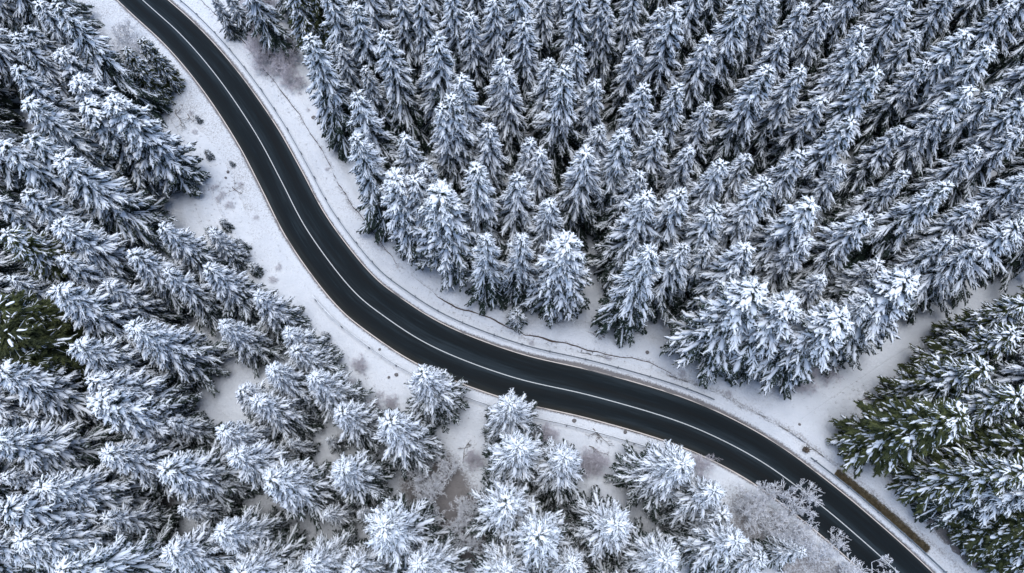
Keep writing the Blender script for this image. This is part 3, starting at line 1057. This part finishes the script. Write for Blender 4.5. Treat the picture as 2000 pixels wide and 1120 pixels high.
for k in rest:
    if k in LABEL:
        continue
    h, d = tip_rows[k][3], abs(tr_d[k])
    size = 'tall' if h > 18.7 else ('middling' if h > 16.4 else 'low')
    pk = tip_rows[k][4]
    form = ['even-sided', 'steeply drooping', 'wide-skirted', 'thinly snowed', 'blunt-topped', 'narrow', 'open-whorled'][pk] if tip_rows[k][0] == 'S' else ['broad', 'dense broad', 'wide starry'][pk]
    deep = 'just behind the edge trees' if d < 16 else ('well back from the road' if d < 30 else 'in the depth')
    ar = ARC[tr_i[k]]
    if stands[k] == 'up':
        part = 'beside the forest track' if tr_t[k] < 11 else ('above the inside of the bend' if tr_i[k] < near_idx(1000, 737) else ('toward the forest track' if tr_t[k] < 30 else 'away from bend and track'))
        LABEL[k] = '%s %s snowy spruce %s, %s' % (size, form, deep.replace('in the depth', 'deep in the plantation'), part)
    else:
        part = 'uphill from the clearing' if tr_i[k] < near_idx(620, 480) else 'around and below the clearing'
        LABEL[k] = '%s %s snowy downhill-wood spruce %s, %s' % (size, form, deep.replace('in the depth', 'deep among others'), part)
    LABEL[k] = LABEL[k].replace('just behind the edge trees of', 'just behind the edge trees of').replace('well back from the road of', 'well back from the road in')
    GROUP[k] = LABEL[k]
for k, (kd, x, y, h, pick) in enumerate(tip_rows):
    plant(kd, x, y, h, rng, LABEL[k], GROUP[k], pick)



# ------------------------------------------------------------------ bare frosted trees and shrubs
def bare_tree(seed, Hh, spread, levels=5, stems=1, kids=(3, 5), r0=0.09, twig_min=0.014):
    rng = RS(seed)
    big, fine = [], []

    def grow(p, d, L, r, lev):
        n = 4 if lev < levels else 3
        pts = [p]
        c = p
        dd = d
        for q in range(1, n):
            dd = dd + rng.normal(size=3) * 0.16 + np.array([0, 0, 0.05])
            dd /= np.linalg.norm(dd)
            c = c + dd * (L / (n - 1))
            pts.append(c)
        rr = np.linspace(r, max(r * 0.55, twig_min), n)
        (big if lev <= 1 else fine).append((np.array(pts), rr))
        if lev >= levels:
            return
        nk = rng.randint(kids[0], kids[1] + 1)
        for k in range(nk):
            t = rng.uniform(0.35, 1.0) if k else 1.0
            q = min(int(t * (n - 1)), n - 2)
            f_ = t * (n - 1) - q
            pp = pts[q] * (1 - f_) + pts[q + 1] * f_
            ax = rng.normal(size=3)
            nd = dd + ax * spread * (0.35 if k == 0 else 0.62)
            nd /= np.linalg.norm(nd)
            grow(pp, nd, L * rng.uniform(0.52, 0.82), max(r * 0.60, twig_min), lev + 1)

    for s_ in range(stems):
        a = s_ * 2.4 + rng.uniform(0, 0.6)
        lean = 0.12 if stems == 1 else rng.uniform(0.25, 0.7)
        d = np.array([math.cos(a) * lean, math.sin(a) * lean, 1.0])
        d /= np.linalg.norm(d)
        p0 = np.array([math.cos(a), math.sin(a), 0]) * (0 if stems == 1 else rng.uniform(0.05, 0.35)) + np.array([0, 0, -0.3])
        grow(p0, d, Hh * (0.42 if stems == 1 else 0.5) * rng.uniform(0.8, 1.1), r0, 0)
    V, F = tubes([b[0] for b in big], [b[1] for b in big], 6)
    tm = mk_mesh('trunk', V, F)
    V, F = tubes([b[0] for b in fine], [b[1] for b in fine], 3)
    cm = mk_mesh('crown', V, F)
    return tm, cm, Hh


BARE = [bare_tree(3, 7.5, 0.95, 6, 2, (3, 3), r0=0.13, twig_min=0.027), bare_tree(4, 7.0, 1.0, 6, 2, (2, 4), r0=0.12, twig_min=0.027), bare_tree(8, 7.0, 0.9, 6, 2, (3, 3), r0=0.13, twig_min=0.027)]
THICK = [bare_tree(15, 3.4, 1.1, 5, 6, (3, 4), r0=0.035, twig_min=0.011), bare_tree(16, 3.0, 1.2, 5, 6, (3, 4), r0=0.03, twig_min=0.011)]
TUFT = [bare_tree(17, 1.3, 1.0, 3, 9, (3, 4), r0=0.016, twig_min=0.008)]


def copy_mat(me, mat):
    m2 = me.copy()
    m2.materials.clear()
    m2.materials.append(mat)
    return m2


_mc = {}


def bare(name, proto, px, py, h, mat, label, group, cat):
    x, y = un(px, py)
    o = add_ob(name, None, label=label, category=cat, group=group)
    o.location = (x, y, terrain1(x, y))
    o.rotation_euler = (0, 0, rng.uniform(0, 6.28))
    sc = h / proto[2]
    o.scale = (sc, sc, sc)
    for nm, me in (('trunk', proto[0]), ('crown', proto[1])):
        key = (me.name, mat.name)
        if key not in _mc:
            _mc[key] = copy_mat(me, mat)
        c = bpy.data.objects.new(nm if cat == 'tree' else ('stems' if nm == 'trunk' else 'twigs'), _mc[key])
        COL.objects.link(c)
        c.parent = o
    return o


BTL = {'road': 'leafless hoarfrosted tree overhanging the road, %s from the last verge spruce',
       'gap': 'pale frosted leafless tree in the gap between the spruces, %s nearest the road',
       'top': 'leafless frosted tree beside the leaning green roadside spruces, %s nearest the road'}
BTC = {'road': 0, 'gap': 0, 'top': 0}
for px, py, q, h in BT:
    c_ = 'road' if px > 1300 else ('gap' if px > 600 else 'top')
    bare('bare_tree', BARE[q], px, py, h, M_TWIG, BTL[c_] % ORD[BTC[c_]], 'frosted leafless trees', 'tree')
    BTC[c_] += 1
BS = [(500, 40, 3.4), (520, 75, 3.6), (505, 100, 3.0), (545, 95, 3.4), (530, 130, 3.0), (560, 145, 2.8), (580, 165, 2.6), (490, 10, 3.4), (530, 30, 3.6), (565, 115, 3.0),
      (1062, 862, 2.4), (1140, 895, 2.6), (1160, 915, 2.4), (1355, 915, 2.4), (930, 900, 1.6), (1600, 720, 2.6), (1560, 745, 2.4), (710, 715, 1.6), (735, 800, 1.6), (770, 790, 1.4)]
for q, (px, py, h) in enumerate(BS):
    lb = ('leafless lilac brown shrub in the thicket above the ditch' if q < 10 else
          ['frosted shrub behind the spruce that touches the pale guardrail', 'frosted grey shrub between two spruces below the pale guardrail', 'lower frosted shrub beside the broad spruce under pale guardrail',
           'frosted shrub between the broadest verge spruce and the road', 'small shrub among snowy hummocks in the gap', 'twiggy frosted shrub at forest track mouth beside pines',
           'twiggy frosted shrub between pines and the open junction snow', 'small dry shrub standing alone on the downhill verge', 'dry shrub in bare patch behind the verge spruce', 'low dry shrub beside the verge spruce by the road'][q - 10])
    bare('bare_shrub', THICK[q % 2], px, py, h, M_TWIG_BROWN, lb, 'shrub thicket above the ditch' if q < 10 else 'frosted leafless shrubs', 'shrub')

for q, (px, py, h) in enumerate([(392, 240, 1.7), (415, 312, 1.9), (457, 325, 1.4), (430, 470, 3.4), (480, 490, 3.2), (505, 535, 3.0), (450, 450, 2.6), (1010, 632, 4.6), (640, 660, 2.2)]):
    x, y = un(px, py)
    lb = ['small bushy spruce alone on the open downhill verge', 'low bushy spruce at the foot of the big pine', 'tiny round spruce closest to the road edge',
          'young spruce at the front of the downhill wood, uppermost of its clump', 'young spruce in the middle of the clump fronting the downhill wood', 'young spruce at the lower end of the clump fronting the downhill wood',
          'young spruce half hidden behind the clump on the downhill verge', 'little snowy spruce growing right at the ditch lip', 'young spruce beside the start of the pale guardrail'][q]
    plant('Y', x, y, h, rng, lb, 'young spruces on the verges', q % 2)

# ------------------------------------------------------------------ dead grass, stump, branches and stones
gr = RS(91)
i0, i1 = near_idx(1590, 985), near_idx(1765, 1135)
V, F, _ = strip(lambda i: HWR[i] + np.linspace(1.02 + 0.10 * math.sin(i * 2.3), 1.72 + 0.16 * math.sin(i * 1.7) + 0.12 * math.sin(i * 4.1), 9), lambda i, o: 0.15 + 0.16 * np.sin(np.linspace(0, math.pi, 9)) * (0.8 + 0.3 * math.sin(i * 0.9)) - 0.03, sl=range(i0, i1 + 1))
F = fix_up(V, F)
BV, BF = [], []
nbl = 9000
ii = gr.randint(i0, i1, nbl)
oo = gr.beta(2.0, 2.2, nbl) * 1.15 + 0.85
ff = gr.uniform(0, 1, nbl)[:, None]
P = CL[ii] * (1 - ff) + CL[ii + 1] * ff + NRM[ii] * (HWR[ii] + oo)[:, None]
P = np.column_stack([P, 0.12 + 0.16 * np.sin((oo - 0.85) / 1.15 * math.pi)])
dv = np.column_stack([gr.normal(size=(nbl, 2)) * 0.7 + tan[ii] * 0.6, gr.uniform(0.25, 0.8, nbl)])
dv /= np.linalg.norm(dv, axis=1, keepdims=True)
qv = np.cross(dv, gr.normal(size=(nbl, 3)))
qv /= np.linalg.norm(qv, axis=1, keepdims=True)
BV = np.stack([P - qv * 0.018, P + qv * 0.018, P + dv * gr.uniform(0.15, 0.4, (nbl, 1))], axis=1).reshape(-1, 3)
me = mk_mesh('dead_grass', np.concatenate([V, BV]), F, np.arange(nbl * 3).reshape(-1, 3) + len(V))
add_ob('dead_grass', me, M_STRAW, kind='stuff', label='strip of bare brown dead grass behind the straight guardrail', category='grass')

# tufts of withered stalks poking through the snow of the verges
def tuft_spots():
    out = []
    for _ in range(2600):
        i = gr.randint(0, len(CL))
        if gr.uniform() < 0.55:
            off = HWR[i] + LIP[i] + gr.normal() * 0.35 if gr.uniform() < 0.5 else HWR[i] + gr.uniform(0.2, 6)
        else:
            off = -HWL[i] - gr.uniform(0.5, 9)
        out.append((*at_road(i, off), gr.uniform(0.4, 1)))
    for px, py, rad, nn in ((370, 240, 2.0, 25), (440, 370, 2.2, 40), (450, 400, 2, 25), (540, 520, 2, 20), (720, 780, 3, 60), (760, 800, 2.5, 40), (960, 880, 2, 40), (950, 910, 2.5, 60), (600, 1010, 4, 60), (1160, 850, 2, 25), (1580, 730, 4, 90), (1150, 650, 2, 30), (1690, 790, 1.5, 40), (1640, 760, 3, 40), (340, 620, 2, 40), (420, 970, 2, 40)):
        cx, cy = un(px, py)
        for _ in range(nn):
            out.append((cx + gr.normal() * rad * 0.5, cy + gr.normal() * rad * 0.5, gr.uniform(0.6, 1.3)))
    return out


sp = np.array(tuft_spots())
tz, td_, tt_ = terrain(sp[:, 0], sp[:, 1])
keep = np.abs(td_) > 3.2
sp, tz = sp[keep], tz[keep]
nb_ = 7
P = np.repeat(np.column_stack([sp[:, :2], tz - 0.02]), nb_, axis=0) + gr.normal(size=(len(sp) * nb_, 3)) * np.array([0.05, 0.05, 0.0])
sc_ = np.repeat(sp[:, 2], nb_)[:, None]
dv = gr.normal(size=(len(P), 3)) * 0.6 + np.array([0, 0, 0.7])
dv /= np.linalg.norm(dv, axis=1, keepdims=True)
qv = np.cross(dv, gr.normal(size=(len(P), 3)))
qv /= np.linalg.norm(qv, axis=1, keepdims=True)
BV = np.stack([P - qv * 0.012, P + qv * 0.012, P + dv * sc_ * gr.uniform(0.15, 0.45, (len(P), 1))], axis=1).reshape(-1, 3)
add_ob('withered_stalks', mk_mesh('withered_stalks', BV, None, np.arange(len(P) * 3).reshape(-1, 3)), M_TWIGDARK, kind='stuff',
       label='sparse withered stalks poking through the verge snow', category='grass')

for q, (px, py, h) in enumerate([(385, 262, 0.9), (376, 225, 0.8), (425, 372, 1.1), (440, 388, 1.0), (470, 362, 0.8), (455, 405, 1.2), (500, 428, 0.8), (545, 522, 1.0), (538, 548, 1.1), (430, 395, 0.9), (690, 745, 1.0), (745, 770, 1.1)]):
    bare('dry_tuft', TUFT[0], px, py, h * 0.75, M_TWIG_BROWN, 'small tuft of dry twigs poking from the downhill verge', 'dry tufts on the downhill verge', 'shrub')
for q, (px, py, h) in enumerate([(600, 218, 0.8), (640, 330, 0.7), (1040, 672, 0.8), (1190, 700, 0.8), (1330, 730, 0.9), (1420, 770, 0.8), (585, 190, 0.9)]):
    bare('dry_tuft', TUFT[0], px, py, h * 0.75, M_TWIG_BROWN, 'small tuft of dry twigs along the ditch lip', 'dry tufts along the ditch', 'shrub')

# split stump at the end of the straight guardrail
x, y = un(1572, 880)
sv = []
for k in range(11):
    a_ = k * 0.571
    r_ = gr.uniform(0.10, 0.42)
    p0 = np.array([math.cos(a_) * r_ * 0.6, math.sin(a_) * r_ * 0.6, -0.1])
    sv.append((np.array([p0, p0 + np.array([math.cos(a_) * 0.06, math.sin(a_) * 0.06, 0.35]), p0 + np.array([math.cos(a_) * 0.25, math.sin(a_) * 0.25, gr.uniform(0.55, 0.95)])]), np.array([0.13, 0.10, 0.015])))
V, F = tubes([q[0] for q in sv], [q[1] for q in sv], 6, rng=gr, lump=0.2)
o = add_ob('tree_stump', mk_mesh('tree_stump', V, F, smooth=False), M_STUMP, label='splintered brown tree stump where the straight guardrail begins', category='stump')
o.location = (x, y, terrain1(x, y) + 0.1)


def branch(px, py, L, ang, label, cat='branch', r0=0.05, name='fallen_branch'):
    x, y = un(px, py)
    polys, rad = [], []
    def go(p, d, l, r, lev):
        pts = [p]
        for _ in range(3):
            d2 = d + gr.normal(size=3) * np.array([0.18, 0.18, 0.05])
            d2 /= np.linalg.norm(d2)
            p = p + d2 * l / 3
            pts.append(p)
        polys.append(np.array(pts))
        rad.append(np.linspace(r, r * 0.5, 4))
        if lev < 3:
            for _ in range(4):
                q = pts[gr.randint(1, 4)]
                nd = d + np.array([*gr.normal(size=2) * 0.8, abs(gr.normal()) * 0.3])
                go(q, nd / np.linalg.norm(nd), l * gr.uniform(0.35, 0.6), r * 0.6, lev + 1)
    go(np.array([0, 0, 0.02]), np.array([math.cos(ang), math.sin(ang), 0.06]), L, r0, 0)
    V, F = tubes(polys, rad, 5)
    o = add_ob(name, mk_mesh(name, V, F), M_TWIGDARK, label=label, category=cat, group='fallen branches on the snow')
    o.location = (x, y, terrain1(x, y) + 0.12)


for px, py, L, an, lb in ((1158, 838, 1.8, -0.9, 'dark fallen branch just below the pale guardrail'),
                          (1150, 872, 1.6, -0.5, 'dark brushy branch lying in the open snow between guardrail and frosted shrubs'),
                          (1150, 668, 1.6, 0.4, 'twiggy branch in snow above the ditch between two spruces'),
                          (455, 368, 1.8, -0.6, 'dead branch lying in snow near the small bushy spruces'),
                          (368, 225, 1.3, -0.8, 'short dead branch beside the smallest green spruce on the verge'),
                          (345, 215, 2.6, -0.9, 'long bare fallen branch under the leaning roadside spruces'),
                          (1765, 718, 2.2, 0.2, 'dark branch at the side of forest track'),
                          (1680, 785, 1.6, 0.3, 'dark branch at forest track mouth against green spruces'),
                          (905, 905, 1.6, 1.2, 'dead branch between frosted shrubs and snowy spruces')):
    branch(px, py, L, an, lb)

sm = None
for q, (px, py, sz, lb) in enumerate([(1121, 823, 0.32, 'dark stone on verge between road and pale guardrail'), (1221, 845, 0.28, 'smaller dark stone on verge near the end of pale guardrail'),
                                      (775, 733, 0.3, 'stone in the snow below the frosted verge shrub'), (760, 738, 0.22, 'small stone beside another stone below the pale guardrail'),
                                      (500, 282, 0.0, ''), (613, 232, 0.4, 'dark rock at the ditch lip beside the first plantation spruce'), (447, 338, 0.25, 'stone beside the bushy verge spruce'),
                                      (443, 350, 0.2, 'small stone next to another on the downhill verge'), (1263, 690, 0.3, 'dark stone in the snow gap between plantation and junction'),
                                      (1560, 830, 0.2, 'pebble sized stone at the junction of road and track'), (742, 684, 0.22, 'small dark stone at the road side of pale guardrail')]):
    if not sz:
        continue
    if sm is None:
        th = np.linspace(0, math.pi, 6)[1:-1]
        ph = np.arange(8) * math.pi / 4
        v = [(0, 0, 1.0)] + [(math.sin(t) * math.cos(p), math.sin(t) * math.sin(p), math.cos(t)) for t in th for p in ph] + [(0, 0, -1.0)]
        v = np.array(v) * gr.uniform(0.75, 1.15, (len(v), 1)) * np.array([1, 0.8, 0.6])
        f4 = [(1 + r_ * 8 + k, 1 + (r_ + 1) * 8 + k, 1 + (r_ + 1) * 8 + (k + 1) % 8, 1 + r_ * 8 + (k + 1) % 8) for r_ in range(3) for k in range(8)]
        f3 = [(0, 1 + k, 1 + (k + 1) % 8) for k in range(8)] + [(33, 25 + (k + 1) % 8, 25 + k) for k in range(8)]
        sm = mk_mesh('stone', v, f4, f3, smooth=False)
    o = add_ob('stone', sm, M_STONE, label=lb, category='stone', group='stones on the snow')
    x, y = un(px, py)
    o.location = (x, y, terrain1(x, y) + 0.12)
    o.scale = (sz, sz, sz)
    o.rotation_euler = (0, 0, q * 1.3)
